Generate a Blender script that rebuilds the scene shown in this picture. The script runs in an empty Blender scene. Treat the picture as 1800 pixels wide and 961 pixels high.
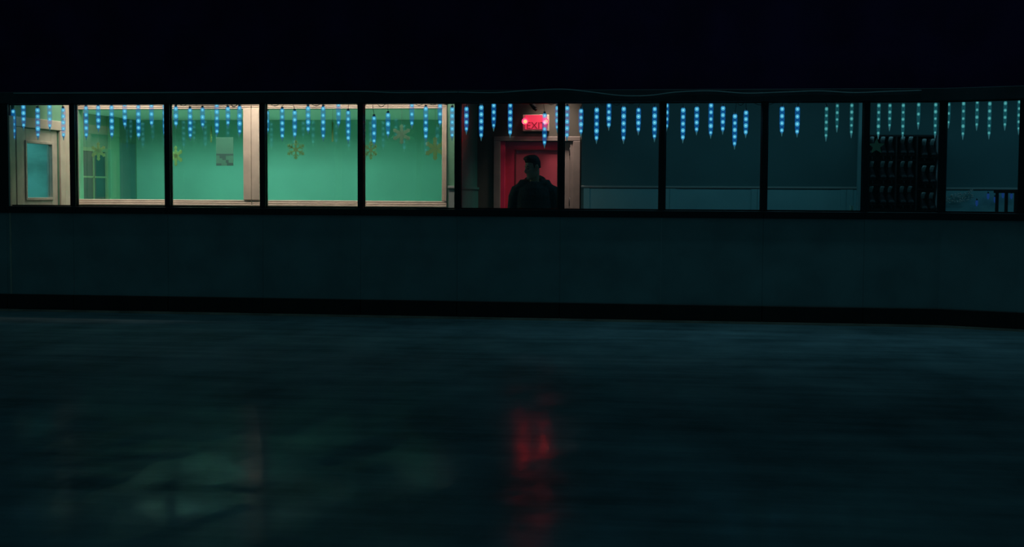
import bpy, math, random
from mathutils import Vector, Matrix
random.seed(7)
R = math.radians
sc = bpy.context.scene
col = sc.collection

# ------------------------------------------------------------------ camera
FPX, HC = 2350.0, 1.30
YAW, PITCH, ROLL = R(7.3), math.atan(140.5 / FPX), R(0.32)
FW = Vector((-math.sin(YAW) * math.cos(PITCH), math.cos(YAW) * math.cos(PITCH), -math.sin(PITCH)))
R0 = Vector((math.cos(YAW), math.sin(YAW), 0)); U0 = R0.cross(FW)
RT = R0 * math.cos(ROLL) + U0 * math.sin(ROLL)
UP = U0 * math.cos(ROLL) - R0 * math.sin(ROLL)
CP = Vector((13.8 * math.sin(YAW), -13.8 * math.cos(YAW), HC))
cam = bpy.data.cameras.new('camera'); camo = bpy.data.objects.new('camera', cam); col.objects.link(camo)
cam.sensor_width = 36.0; cam.lens = FPX / 1800 * 36; cam.clip_end = 200
m = Matrix((RT, UP, -FW)).transposed().to_4x4(); m.translation = CP
camo.matrix_world = m
sc.camera = camo

# ------------------------------------------------------------------ world (night), exposure
w = bpy.data.worlds.new('night'); sc.world = w; w.use_nodes = True
bg = w.node_tree.nodes['Background']
bg.inputs[0].default_value = (0.10, 0.42, 0.52, 1); bg.inputs[1].default_value = 0.055
sc.cycles.transparent_max_bounces = 24
vs = sc.view_settings
vs.view_transform = 'Standard'; vs.look = 'None'; vs.exposure = 0.0; vs.gamma = 1.0; vs.use_curve_mapping = False

# ------------------------------------------------------------------ room lights, with unseen lamps added for brightness
def area(name, loc, sx, sy, energy, color, rot=(0, 0, 0), spread=180):
    l = bpy.data.lights.new(name, 'AREA'); l.shape = 'RECTANGLE'; l.size = sx; l.size_y = sy
    l.energy = energy; l.color = color; l.spread = R(spread)
    o = bpy.data.objects.new(name, l); col.objects.link(o); o.location = loc; o.rotation_euler = rot
    return o
WB, RB, GB = 1.5, 2.8, 5.2          # window wall, exit-door wall, far wall of the green room
XL, XC = -5.48, -0.80               # left lobby wall, corner of the green room
CEIL_G, CEIL_L = 2.345, 2.80
area('green_room_light', (-4.3, 2.16, CEIL_G + .022), 1.0, .03, 58, (.60, 1.0, .95), (R(50), 0, 0))
area('green_room_fill', (-4.2, 3.2, CEIL_G + .03), 1.0, .5, 19, (.60, 1.0, .95), (0, 0, 0), 150)
area('lobby_light', (-4.7, 1.0, CEIL_L - .02), 1.3, .3, 22, (1, .87, .76), (R(20), 0, 0), 122)
area('lobby_light', (-2.3, 1.0, CEIL_L - .02), 2.7, .3, 30, (1, .87, .76), (R(32), 0, 0), 112)
area('added_door_fill', (0.22, 2.5, CEIL_L - .02), .3, .2, 7.0, (1, .76, .66), (0, 0, 0), 85)  # unseen lamp, added to brighten the red door bay
area('corridor_light', (XL - .8, .7, 2.40), .5, .3, 9, (.42, .95, .95), (0, 0, 0), 150)
area('added_wall_fill', (2.7, 1.1, CEIL_L - .02), 4.0, .25, 5.6, (.26, .76, 1), (0, 0, 0))  # two added lamps, out of view, that lift the teal wall and ice
area('added_wall_fill', (6.2, 1.1, CEIL_L - .02), 2.4, .25, 5.0, (.22, .70, 1), (0, 0, 0))
area('added_ice_fill', (-3.2, -.6, 5.7), 6.5, .15, 1.6, (.34, .90, 1), (R(-6), 0, 0), 80)  # added pair above the frame, only there to brighten ice near the boards
area('added_ice_fill', (3.6, -.6, 5.7), 6.0, .15, 4.6, (.28, .82, 1), (R(-6), 0, 0), 80)

# ------------------------------------------------------------------ helpers
def ray(x, y): return FW + RT * ((x - 900) / FPX) - UP * ((y - 480.5) / FPX)
def py(x, y, Y):
    d = ray(x, y); return CP + d * ((Y - CP.y) / d.y)
def px(x, y, X):
    d = ray(x, y); return CP + d * ((X - CP.x) / d.x)
def pz(x, y, Z): return CP + ray(x, y) * Z
def pplane(x, y, p, n):
    d = ray(x, y); return CP + d * ((p - CP).dot(n) / d.dot(n))

class MB:
    def __init__(s): s.v = []; s.f = []; s.sm = []
    def add(s, vs_, fs, smooth=False):
        b = len(s.v); s.v += [tuple(q) for q in vs_]; s.f += [tuple(i + b for i in f) for f in fs]; s.sm += [smooth] * len(fs)
        return s
    def box(s, x0, x1, y0, y1, z0, z1, M=None):
        vs_ = [Vector((x, y, z)) for z in (z0, z1) for y in (y0, y1) for x in (x0, x1)]
        if M: vs_ = [M @ v for v in vs_]
        return s.add(vs_, [(0, 2, 3, 1), (4, 5, 7, 6), (0, 1, 5, 4), (2, 6, 7, 3), (0, 4, 6, 2), (1, 3, 7, 5)])
    def loft(s, rings, cap=True, smooth=True):
        n = len(rings[0]); vs_ = [q for r in rings for q in r]; fs = []
        for i in range(len(rings) - 1):
            for k in range(n):
                a, b = i * n + k, i * n + (k + 1) % n
                fs.append((a, b, b + n, a + n))
        if cap: fs += [tuple(range(n))[::-1], tuple(range((len(rings) - 1) * n, len(rings) * n))]
        return s.add(vs_, fs, smooth)
    def tube(s, pts, r, n=8, ref=None, smooth=True):
        """swept tube; r = number, list, or list of (rx, ry)"""
        pts = [Vector(p) for p in pts]; rings = []
        for i, p in enumerate(pts):
            t = (pts[min(i + 1, len(pts) - 1)] - pts[max(i - 1, 0)])
            t = t.normalized() if t.length > 1e-9 else Vector((0, 0, 1))
            q = Vector(ref) if ref else (Vector((1, 0, 0)) if abs(t.x) < .8 else Vector((0, 1, 0)))
            a = (q - t * q.dot(t)).normalized(); b = t.cross(a)
            rr = r[i] if isinstance(r, (list, tuple)) else r
            rx, ry = rr if isinstance(rr, (list, tuple)) else (rr, rr)
            rings.append([p + a * (rx * math.cos(2 * math.pi * k / n)) + b * (ry * math.sin(2 * math.pi * k / n)) for k in range(n)])
        return s.loft(rings, True, smooth)
    def ball(s, c, rx, ry=None, rz=None, n=12, m_=8, M=None):
        ry = ry or rx; rz = rz or rx; c = Vector(c); rings = []
        for i in range(m_ + 1):
            th = math.pi * (i + .02 if i == 0 else (i - .02 if i == m_ else i)) / m_
            ring = []
            for k in range(n):
                ph = 2 * math.pi * k / n
                v = Vector((rx * math.sin(th) * math.cos(ph), ry * math.sin(th) * math.sin(ph), -rz * math.cos(th)))
                ring.append(c + (M @ v if M else v))
            rings.append(ring)
        return s.loft(rings)
    def prism(s, poly, y0, y1, M=None):
        """polygon in xz extruded along y"""
        n = len(poly); vs_ = [Vector((x, y0, z)) for x, z in poly] + [Vector((x, y1, z)) for x, z in poly]
        if M: vs_ = [M @ v for v in vs_]
        fs = [tuple(range(n)), tuple(range(2 * n - 1, n - 1, -1))]
        for k in range(n): fs.append((k, k + n, (k + 1) % n + n, (k + 1) % n))
        return s.add(vs_, fs)
    def mesh(s, name):
        me = bpy.data.meshes.new(name); me.from_pydata(s.v, [], s.f); me.update()
        import bmesh
        bm = bmesh.new(); bm.from_mesh(me); bmesh.ops.recalc_face_normals(bm, faces=bm.faces); bm.to_mesh(me); bm.free()
        me.polygons.foreach_set('use_smooth', s.sm); return me
    def build(s, name, mat, parent=None):
        return link(name, s.mesh(name), mat, parent)
def link(name, me, mat=None, parent=None):
    o = bpy.data.objects.new(name, me); col.objects.link(o)
    if mat and not me.materials: me.materials.append(mat)
    if parent: o.parent = parent
    return o
def empty(name, loc=(0, 0, 0), rz=0, label=None, cat=None, group=None):
    o = bpy.data.objects.new(name, None); col.objects.link(o); o.empty_display_size = .1
    o.location = loc; o.rotation_euler.z = rz
    return tag(o, label, cat, group)
def tag(o, label=None, cat=None, group=None):
    if label: o['label'] = label
    if cat: o['category'] = cat
    if group: o['group'] = group
    return o
def struct(o, label=None, cat=None):
    o['kind'] = 'structure'; return tag(o, label, cat)
def bevel(o, w_, n=2):
    b = o.modifiers.new('bevel', 'BEVEL'); b.width = w_; b.segments = n; b.limit_method = 'ANGLE'; return o
ORD = ['first', 'second', 'third', 'fourth', 'fifth', 'sixth', 'seventh', 'eighth', 'ninth', 'tenth']

# ------------------------------------------------------------------ materials
def mat(name, color, rough=.6, metal=0, spec=.5, noise=0, nscale=8, bump=0, emit=None, es=0, stretch=(1, 1, 1), c2=None):
    M = bpy.data.materials.new(name); M.use_nodes = True; nt = M.node_tree; p = nt.nodes['Principled BSDF']
    p.inputs['Base Color'].default_value = (*color, 1); p.inputs['Roughness'].default_value = rough
    p.inputs['Metallic'].default_value = metal; p.inputs['Specular IOR Level'].default_value = spec
    if emit: p.inputs['Emission Color'].default_value = (*emit, 1); p.inputs['Emission Strength'].default_value = es
    if noise or bump or c2:
        tc = nt.nodes.new('ShaderNodeTexCoord'); mp = nt.nodes.new('ShaderNodeMapping'); mp.inputs['Scale'].default_value = stretch
        nz = nt.nodes.new('ShaderNodeTexNoise'); nz.inputs['Scale'].default_value = nscale; nz.inputs['Detail'].default_value = 5
        nt.links.new(tc.outputs['Object'], mp.inputs[0]); nt.links.new(mp.outputs[0], nz.inputs['Vector'])
        mx = nt.nodes.new('ShaderNodeMix'); mx.data_type = 'RGBA'
        mx.inputs[6].default_value = (*[c * (1 - noise) for c in color], 1)
        mx.inputs[7].default_value = (*(c2 or [min(1, c * (1 + noise)) for c in color]), 1)
        rp = nt.nodes.new('ShaderNodeMapRange'); rp.inputs[1].default_value = .35; rp.inputs[2].default_value = .65
        nt.links.new(nz.outputs[0], rp.inputs[0]); nt.links.new(rp.outputs[0], mx.inputs[0])
        nt.links.new(mx.outputs[2], p.inputs['Base Color'])
        if bump:
            b = nt.nodes.new('ShaderNodeBump'); b.inputs['Strength'].default_value = bump; b.inputs['Distance'].default_value = .01
            nt.links.new(nz.outputs[0], b.inputs['Height']); nt.links.new(b.outputs[0], p.inputs['Normal'])
    return M
def glass(name, tint=(.96, 1, .98), refl=1.0, rough=.0, ior=1.45):
    M = bpy.data.materials.new(name); M.use_nodes = True; nt = M.node_tree; nt.nodes.clear()
    out = nt.nodes.new('ShaderNodeOutputMaterial'); mx = nt.nodes.new('ShaderNodeMixShader')
    tr = nt.nodes.new('ShaderNodeBsdfTransparent'); tr.inputs[0].default_value = (*tint, 1)
    gl = nt.nodes.new('ShaderNodeBsdfGlossy'); gl.inputs['Roughness'].default_value = rough; gl.inputs[0].default_value = (refl, refl, refl, 1)
    lw = nt.nodes.new('ShaderNodeLayerWeight'); lw.inputs[0].default_value = .5; f0 = ((ior - 1) / (ior + 1)) ** 2   # Schlick, same on both faces
    pw = nt.nodes.new('ShaderNodeMath'); pw.operation = 'POWER'; pw.inputs[1].default_value = 5; nt.links.new(lw.outputs['Facing'], pw.inputs[0])
    fr = nt.nodes.new('ShaderNodeMath'); fr.operation = 'MULTIPLY_ADD'; fr.inputs[1].default_value = 1 - f0; fr.inputs[2].default_value = f0; nt.links.new(pw.outputs[0], fr.inputs[0])
    nt.links.new(fr.outputs[0], mx.inputs[0]); nt.links.new(tr.outputs[0], mx.inputs[1]); nt.links.new(gl.outputs[0], mx.inputs[2])
    nt.links.new(mx.outputs[0], out.inputs[0]); return M
def emis(name, color, s, trans=0.0):
    M = bpy.data.materials.new(name); M.use_nodes = True; nt = M.node_tree; nt.nodes.clear()
    out = nt.nodes.new('ShaderNodeOutputMaterial'); e = nt.nodes.new('ShaderNodeEmission')
    e.inputs[0].default_value = (*color, 1); e.inputs[1].default_value = s
    if trans:
        a = nt.nodes.new('ShaderNodeAddShader'); t = nt.nodes.new('ShaderNodeBsdfTransparent'); t.inputs[0].default_value = (trans, trans, trans, 1)
        nt.links.new(e.outputs[0], a.inputs[0]); nt.links.new(t.outputs[0], a.inputs[1]); nt.links.new(a.outputs[0], out.inputs[0])
    else: nt.links.new(e.outputs[0], out.inputs[0])
    return M

def ice_mat():
    M = bpy.data.materials.new('ice'); M.use_nodes = True; nt = M.node_tree; p = nt.nodes['Principled BSDF']; L = nt.links.new
    tc = nt.nodes.new('ShaderNodeTexCoord')
    def noise(scale, stretch, detail=6, rot=0):
        mp = nt.nodes.new('ShaderNodeMapping'); mp.inputs['Scale'].default_value = stretch; mp.inputs['Rotation'].default_value = (0, 0, rot)
        n = nt.nodes.new('ShaderNodeTexNoise'); n.inputs['Scale'].default_value = scale; n.inputs['Detail'].default_value = detail; n.inputs['Roughness'].default_value = .6
        L(tc.outputs['Object'], mp.inputs[0]); L(mp.outputs[0], n.inputs['Vector']); return n.outputs[0]
    def rng(src, a, b, c, d):
        r = nt.nodes.new('ShaderNodeMapRange'); L(src, r.inputs[0])
        for i, v in enumerate((a, b, c, d)): r.inputs[i + 1].default_value = v
        return r.outputs[0]
    def math_(op, a, b):
        n = nt.nodes.new('ShaderNodeMath'); n.operation = op
        for i, v in enumerate((a, b)):
            if isinstance(v, (int, float)): n.inputs[i].default_value = v
            else: L(v, n.inputs[i])
        return n.outputs[0]
    patch = noise(1.3, (1, .6, 1), 8)
    patch2 = noise(3.4, (1, .5, 1), 7)
    streak = noise(1.6, (.35, 2.6, 1), 8, R(-6))
    fine = noise(40, (.12, 1.2, 1), 4, R(14))
    cmx = nt.nodes.new('ShaderNodeMix'); cmx.data_type = 'RGBA'
    cmx.inputs[6].default_value = (.13, .18, .195, 1); cmx.inputs[7].default_value = (.32, .41, .44, 1)
    L(rng(math_('ADD', math_('MULTIPLY', patch, .6), math_('MULTIPLY', streak, .4)), .38, .66, 0, 1), cmx.inputs[0])
    b = nt.nodes.new('ShaderNodeBump'); b.inputs['Strength'].default_value = .04; b.inputs['Distance'].default_value = .01
    L(math_('ADD', fine, math_('MULTIPLY', streak, .6)), b.inputs['Height'])
    nt.nodes.remove(p)
    df = nt.nodes.new('ShaderNodeBsdfDiffuse'); gl = nt.nodes.new('ShaderNodeBsdfGlossy'); mx = nt.nodes.new('ShaderNodeMixShader')
    L(cmx.outputs[2], df.inputs[0]); L(b.outputs[0], gl.inputs['Normal']); gl.inputs[0].default_value = (.72, .95, 1, 1)
    L(rng(math_('ADD', patch, math_('MULTIPLY', streak, .5)), .60, .98, .22, .10), gl.inputs['Roughness'])
    L(rng(math_('ADD', math_('MULTIPLY', patch, .5), math_('MULTIPLY', patch2, .5)), .44, .64, .008, .075), mx.inputs[0])
    L(df.outputs[0], mx.inputs[1]); L(gl.outputs[0], mx.inputs[2]); L(mx.outputs[0], nt.nodes['Material Output'].inputs[0])
    return M

m_ice = ice_mat()
m_board = mat('board_plastic', (.28, .36, .365), .55, noise=.12, nscale=2.5)
m_kick = mat('kick_plate', (.035, .018, .014), .6, noise=.3, nscale=5)
m_bead = mat('ice_edge_bead', (.55, .36, .28), .6, noise=.3, nscale=3)
m_black = mat('black_metal', (.012, .014, .018), .45)
m_beam = mat('header_paint', (.06, .075, .085), .6, noise=.2, nscale=3)
m_dark = mat('dark_cladding', (.06, .022, .085), .9, spec=.1, noise=.2, nscale=2)
m_wood = mat('pine_trim', (.66, .53, .43), .5, noise=.10, nscale=6, stretch=(1, 1, 1))
m_doorwood = mat('painted_door', (.60, .50, .42), .5, noise=.1, nscale=9)
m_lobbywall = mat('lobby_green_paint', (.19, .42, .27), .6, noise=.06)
m_wains = mat('wainscot_paint', (.40, .42, .40), .5, noise=.05)
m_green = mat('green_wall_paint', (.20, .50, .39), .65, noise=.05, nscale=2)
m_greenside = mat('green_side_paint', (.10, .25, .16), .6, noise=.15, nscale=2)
m_gceil = mat('green_room_ceiling', (.72, .92, .78), .7)
m_gfloor = mat('green_room_floor', (.62, .70, .60), .5)
m_teal = mat('teal_wall_paint', (.10, .22, .22), .55, noise=.08, nscale=1.5)
m_tealw = mat('teal_wainscot_paint', (.30, .60, .60), .5, noise=.06, nscale=2)
m_rail = mat('chair_rail', (.42, .46, .42), .5)
m_olive = mat('olive_wall_paint', (.11, .10, .082), .6, noise=.1, nscale=3)
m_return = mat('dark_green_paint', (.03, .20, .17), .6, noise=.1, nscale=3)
m_ceil = mat('lobby_ceiling', (.35, .35, .33), .8)
m_lfloor = mat('rubber_floor', (.05, .05, .055), .8, noise=.3, nscale=30)
m_jamb = mat('brown_casing', (.27, .22, .20), .5, noise=.12, nscale=6)
m_red = mat('red_door_paint', (.62, .035, .085), .22, noise=.10, nscale=5)
m_redpanel = mat('red_door_panel', (.46, .075, .11), .10, noise=.08, nscale=3)
m_redjamb = mat('red_jamb_paint', (.92, .045, .13), .3, noise=.08, nscale=4)
m_glass = glass('rink_glass', (.97, 1, .99), .55)
m_wglass = glass('window_glass', (.92, 1, .96), 1.0, ior=1.7)
m_dglass = glass('door_glass', (.8, .95, .95), .9)
m_cable = mat('cable_rubber', (.02, .02, .02), .6)
m_palecable = mat('pale_cable', (.45, .5, .5), .6)
m_led = emis('led_shell_blue', (.08, .46, .66), .62, .5)
m_led2 = emis('led_shell_teal', (.08, .42, .44), .42, .5)
m_core = emis('led_core_blue', (.40, .95, 1.0), 1.5)
m_core2 = emis('led_core_teal', (.35, .95, .85), .8)
m_tube = emis('icicle_tube_blue', (.006, .14, .50), .24, .78)  # lit plastic; its glow also imitates the blue halo round the LEDs
m_tube2 = emis('icicle_tube_teal', (.02, .22, .28), .12, .80)
m_cap = mat('icicle_cap', (.55, .6, .62), .4)
def paper(name, c):
    M = mat(name, c, .8, noise=.1, nscale=20); nt = M.node_tree; p = nt.nodes['Principled BSDF']
    t = nt.nodes.new('ShaderNodeBsdfTranslucent'); t.inputs[0].default_value = (*c, 1)
    a = nt.nodes.new('ShaderNodeMixShader'); a.inputs[0].default_value = .7
    nt.links.new(p.outputs[0], a.inputs[1]); nt.links.new(t.outputs[0], a.inputs[2])
    nt.links.new(a.outputs[0], nt.nodes['Material Output'].inputs[0]); return M
m_paper = paper('yellow_paper', (.42, .52, .28))
m_paper2 = paper('pale_paper', (.20, .40, .27))
m_notice = mat('notice_paper', (.075, .30, .20), .8)
m_ink = mat('notice_ink', (.05, .16, .13), .8)
m_skin = mat('skin', (.38, .26, .17), .5, noise=.08, nscale=20)
m_hair = mat('dark_hair', (.010, .008, .008), .7, noise=.4, nscale=60, bump=.5)
m_hoodie = mat('dark_hoodie', (.012, .036, .036), .9, noise=.25, nscale=40, bump=.2)
m_trouser = mat('dark_trousers', (.02, .022, .03), .85, noise=.2, nscale=40)
m_eye = mat('eye', (.10, .09, .08), .35)
m_shoe = mat('shoe', (.03, .03, .03), .6)
m_rack = mat('dark_shelf_wood', (.018, .014, .014), .6, noise=.3, nscale=4)
m_rackside = mat('grey_side_trim', (.55, .57, .60), .5)
m_boot = mat('skate_boot', (.008, .008, .010), .5)
m_pale_glint = mat('pale_glint', (.90, .97, .93), .25)  # near-white tone paints the glints on the skate tongues
m_lace = mat('skate_lace', (.10, .12, .12), .6)
m_blade = mat('steel_blade', (.6, .65, .65), .2, metal=1)
m_holder = mat('blade_holder', (.03, .03, .03), .4)
m_signbox = mat('sign_housing', (.62, .52, .42), .5)
m_signface = mat('sign_face', (.5, .05, .08), .3, emit=(.95, .035, .10), es=.62)
m_letter = mat('sign_letter', (.10, .005, .01), .5, emit=(.35, .005, .02), es=.45)
m_bulb = emis('sign_bulb', (1.0, .0022, .0010), 320.0)
m_lens_halo = mat('sign_lens_halo', (.6, .03, .05), .3, emit=(1, .03, .13), es=2.2)  # emission stands in for the red halo round the bulbs

# ------------------------------------------------------------------ ice and floors
flo = MB().add([(-26, -32, 0), (26, -32, 0), (26, .0, 0), (-26, .0, 0)], [(0, 1, 2, 3)])
struct(flo.build('floor', m_ice), 'dark scuffed rink ice with blurred red and green reflections', 'ice')
struct(MB().box(-9, 11, .03, 7, -.06, .002).build('floor_lobby', m_lfloor), 'dark rubber floor of the lobby behind the boards', 'floor')

# ------------------------------------------------------------------ rink boards, posts, glass
GT, GBt = 2.232, 1.136
postpx = [13, 130, 296, 463, 635, 805, 986, 1164, 1343, 1521, 1656]
P = [py(x, 300, 0) for x in postpx]
for q in P: q.z = 0
pe = pz(1797, 300, 2350 / 182.8); pe.z = 0
P.append(pe)
ang = math.atan2(pe.y - P[-2].y, pe.x - P[-2].x)
last = pe.copy()
for i in range(3):
    ang -= R(11); last = last + Vector((math.cos(ang), math.sin(ang), 0)) * .78; P.append(last.copy())
PL = [Vector((P[0].x - 3.2, 0, 0)), Vector((P[0].x - 2.1, 0, 0)), Vector((P[0].x - 1.0, 0, 0))]
wall = struct(empty('wall_front'), 'dark teal rink boards with black kick plate under the windows', 'rink boards')
def segM(a, b):
    d = b - a; return Matrix.Translation(a) @ Matrix.Rotation(math.atan2(d.y, d.x), 4, 'Z'), d.length
def seg(a, b, k, solid=False):
    M, L = segM(a, b)
    MB().box(.001, L - .001, -.03, .03, .17, GBt - .07, M).build('panel', m_board, wall)
    bevel(MB().box(.001, L - .001, -.052, .03, .022, .185, M).build('kick_plate', m_kick, wall), .006, 1)
    MB().box(0, L, -.075, .03, 0, .022, M).build('ice_edge_bead', m_bead, wall)
    bevel(MB().box(-.01, L + .01, -.06, .08, GBt - .072, GBt, M).build('ledge', m_black, wall), .008, 2)
    bevel(MB().box(-.005, L + .005, -.05, .10, GT, GT + .125, M).build('header_beam', m_beam, wall), .006, 1)
    MB().box(0, L, .0, .12, GT + .12, 6.2, M).build('upper_panel', m_dark, wall)
    if solid:
        MB().box(0, L, -.02, .06, GBt, GT, M).build('solid_panel', m_black, wall)
    elif k is not None:
        fr = MB()
        for z0, z1 in ((GBt, GBt + .014), (GT - .012, GT)): fr.box(.03, L - .03, .0, .03, z0, z1, M)
        for x0, x1 in ((.03, .038), (L - .038, L - .03)): fr.box(x0, x1, .0, .03, GBt, GT, M)
        wn = struct(fr.build('window_%d' % k, m_black), 'clear rink glass pane, %s from the left' % (ORD + ['eleventh', 'twelfth', 'thirteenth', 'fourteenth'])[k - 1], 'glass pane')
        MB().box(.036, L - .036, .010, .020, GBt + .01, GT - .01, M).build('pane', m_glass, wn)
for i in range(len(P) - 1): seg(P[i], P[i + 1], i + 1)
seg(PL[0], PL[1], None, True); seg(PL[1], PL[2], None, True); seg(PL[2], P[0], None, True)
for i, q in enumerate(P):
    a = P[max(i - 1, 0)]; b = P[min(i + 1, len(P) - 1)]; M, _ = segM(a, b); M.translation = q
    bevel(MB().box(-.031, .031, -.04, .05, GBt - .01, GT + .01, M).build('post', m_black, wall), .008, 2)

# ------------------------------------------------------------------ lobby shell
def boxwall(x0, x1, y0, y1, z0, z1, holes):
    """box wall in the xz plane with rectangular holes (x0,x1,z0,z1), sorted by x"""
    b = MB(); cx = x0
    for hx0, hx1, hz0, hz1 in sorted(holes):
        b.box(cx, hx0, y0, y1, z0, z1)
        if hz0 > z0: b.box(hx0, hx1, y0, y1, z0, hz0)
        if hz1 < z1: b.box(hx0, hx1, y0, y1, hz1, z1)
        cx = hx1
    return b.box(cx, x1, y0, y1, z0, z1)
struct(MB().box(-9, 11, .1, 3.2, CEIL_L, CEIL_L + .1).build('ceiling_lobby', m_ceil), 'dim lobby ceiling above the icicle lights', 'ceiling')
# window wall of the green room
zA0, zA1 = py(300, 350.5, WB).z, py(300, 192, WB).z
xA0, xA1 = py(139, 300, WB).x, py(429, 300, WB).x
xB0, xB1 = py(457, 300, WB).x, py(777, 300, WB).x
wb = struct(boxwall(XL - .1, XC, WB, WB + .12, 0, CEIL_L, [(xA0, xA1, zA0, zA1), (xB0, xB1, zA0, zA1)]).build('wall_back', m_lobbywall), 'green lobby wall with two wood-trimmed windows into the lit room', 'wall')
cas_b = py(300, 361, WB).z; cas_t = py(300, 183, WB).z
def trim(par, x0, x1, z0, z1, d=.022, y=WB, name='casing'):
    bevel(MB().box(x0, x1, y - d, y, z0, z1).build(name, m_wood, par), .005, 1)
def steptrim(par, x0, x1, z0, z1, horiz, inner_low, y=WB):
    """three-step moulded casing: each step its own board"""
    n = 3
    for i in range(n):
        t0, t1 = i / n, (i + 1) / n - .012
        k = i if inner_low else n - 1 - i
        d = .014 + .008 * k
        if horiz: trim(par, x0, x1, z0 + (z1 - z0) * t0, z0 + (z1 - z0) * t1, d, y)
        else: trim(par, x0 + (x1 - x0) * t0, x0 + (x1 - x0) * t1, z0, z1, d, y)
x785 = py(786, 300, WB).x; xAl = py(129, 300, WB).x
wA = struct(empty('window_15', ((xA0 + xA1) / 2, WB, zA0)), 'wood-trimmed window into the dim left end of the green room', 'window')
wB = struct(empty('window_16', ((xB0 + xB1) / 2, WB, zA0)), 'wide wood-trimmed window into the bright green room', 'window')
def wpart(par, fn):
    before = set(bpy.data.objects); fn()
    inv = Matrix.Translation(-par.location)
    for o in set(bpy.data.objects) - before:
        if o.parent == par: o.location = inv @ o.location
xm = (xA1 + xB0) / 2
def fA():
    steptrim(wA, xAl, xm - .002, cas_b, zA0, True, False); steptrim(wA, xAl, xm - .002, zA1, cas_t, True, True)
    steptrim(wA, xAl, xA0, zA0, zA1, False, False)
    trim(wA, xA1, xm - .002, zA0, zA1, .030)
    MB().box(xA0, xA1, WB + .05, WB + .056, zA0, zA1).build('pane', m_wglass, wA)
def fB():
    steptrim(wB, xm + .002, x785, cas_b, zA0, True, False); steptrim(wB, xm + .002, x785, zA1, cas_t, True, True)
    steptrim(wB, xB1, x785, zA0, zA1, False, True)
    trim(wB, xm + .002, xB0, zA0, zA1, .030)
    MB().box(xB0, xB1, WB + .05, WB + .056, zA0, zA1).build('pane', m_wglass, wB)
wpart(wA, fA); wpart(wB, fB)
# wainscot strip right of the window
zr = py(797, 328, WB).z
MB().box(x785 + .02, XC, WB - .012, WB, 0, zr - .02).build('wainscot_panel', m_wains, wb)
bevel(MB().box(x785 + .015, XC + .01, WB - .03, WB, zr - .02, zr + .01).build('chair_rail', m_rail, wb), .005)
# return wall of the green room box
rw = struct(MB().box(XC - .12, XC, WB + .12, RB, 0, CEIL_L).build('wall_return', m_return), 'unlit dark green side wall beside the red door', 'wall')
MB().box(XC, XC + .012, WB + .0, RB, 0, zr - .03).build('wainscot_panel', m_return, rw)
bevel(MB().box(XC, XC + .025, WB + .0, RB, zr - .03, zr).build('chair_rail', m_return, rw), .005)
# exit-door wall and right-hand wall
dx0, dx1 = py(880, 300, RB).x, py(1007, 300, RB).x
dzt = py(940, 248, RB).z
xs = py(1022, 300, RB).x
dw = struct(boxwall(XC - .1, xs, RB, RB + .15, 0, CEIL_L, [(dx0, dx1, 0, dzt)]).build('wall_door', m_olive), 'brownish wall around the red exit door', 'wall')
RW = RB - .55
xs2 = py(1022, 300, RW).x
rr = struct(MB().box(xs2, 11, RW, RW + .3, 0, CEIL_L).build('wall_right', m_teal), 'dark teal wall right of the exit door above a paler wainscot', 'wall')
zrr = py(1100, 328, RW).z
xv = xs2 + .03
while xv < 8:
    x1 = xv + 1.02
    MB().box(xv, x1, RW - .010, RW, .0, zrr - .02).build('wainscot_panel', m_tealw, rr)
    f = MB()
    f.box(xv, xv + .07, RW - .02, RW - .010, 0, zrr - .02); f.box(x1 - .07, x1 - .006, RW - .02, RW - .010, 0, zrr - .02)
    f.build('wainscot_stile', m_tealw, rr)
    xv = x1
bevel(MB().box(xs2, 8, RW - .024, RW, zrr - .014, zrr + .010).build('chair_rail', m_rail, rr), .005)
for xa, xb in ((1508, 1518),):
    bevel(MB().box(py(xa, 300, RW - .1).x, py(xb, 300, RW - .1).x, RW - .1, RW, 0, CEIL_L).build('corner_trim', m_tealw, rr), .004)
struct(MB().box(8, 8.12, -3, RW, 0, CEIL_L).build('wall_far', m_teal), 'teal end wall of the lobby beyond the curved glass', 'wall')
# left wall with the glazed door
def yl(x, y=300): return px(x, y, XL).y
dy0, dy1 = yl(37), yl(103)
zd = px(42, 224, XL).z
b = MB()
b.box(XL - .1, XL, .12, dy0, 0, CEIL_L); b.box(XL - .1, XL, dy1, WB, 0, CEIL_L); b.box(XL - .1, XL, dy0, dy1, zd, CEIL_L)
wl = struct(b.build('wall_left', m_lobbywall), 'green left wall of the lobby above the pale door', 'wall')
cw0, cw1 = yl(22.5), yl(127)
ztop = px(42, 206, XL).z
for y0, y1, z0, z1 in ((dy0 - .14, dy0 - .006, 0, zd), (dy1 + .006, dy1 + .12, 0, zd), (dy0 - .14, dy1 + .12, zd + .004, ztop)):
    bevel(MB().box(XL, XL + .025, y0, y1, z0, z1).build('door_casing', m_wood, wl), .006)
bevel(MB().box(XL, XL + .02, dy1 + .13, WB - .025, 0, ztop + .25).build('corner_board', m_wood, wl), .006)
bevel(MB().box(XL, XL + .02, cw0 - .1, dy0 - .15, 0, ztop).build('corner_board', m_wood, wl), .006)
gy0, gy1 = yl(48), yl(92); gz0, gz1 = px(60, 347, XL).z, px(60, 252, XL).z
dr = struct(empty('door_1', (XL - .03, dy0, 0)), 'pale painted wooden door with tall glass pane at far left', 'door')
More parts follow.
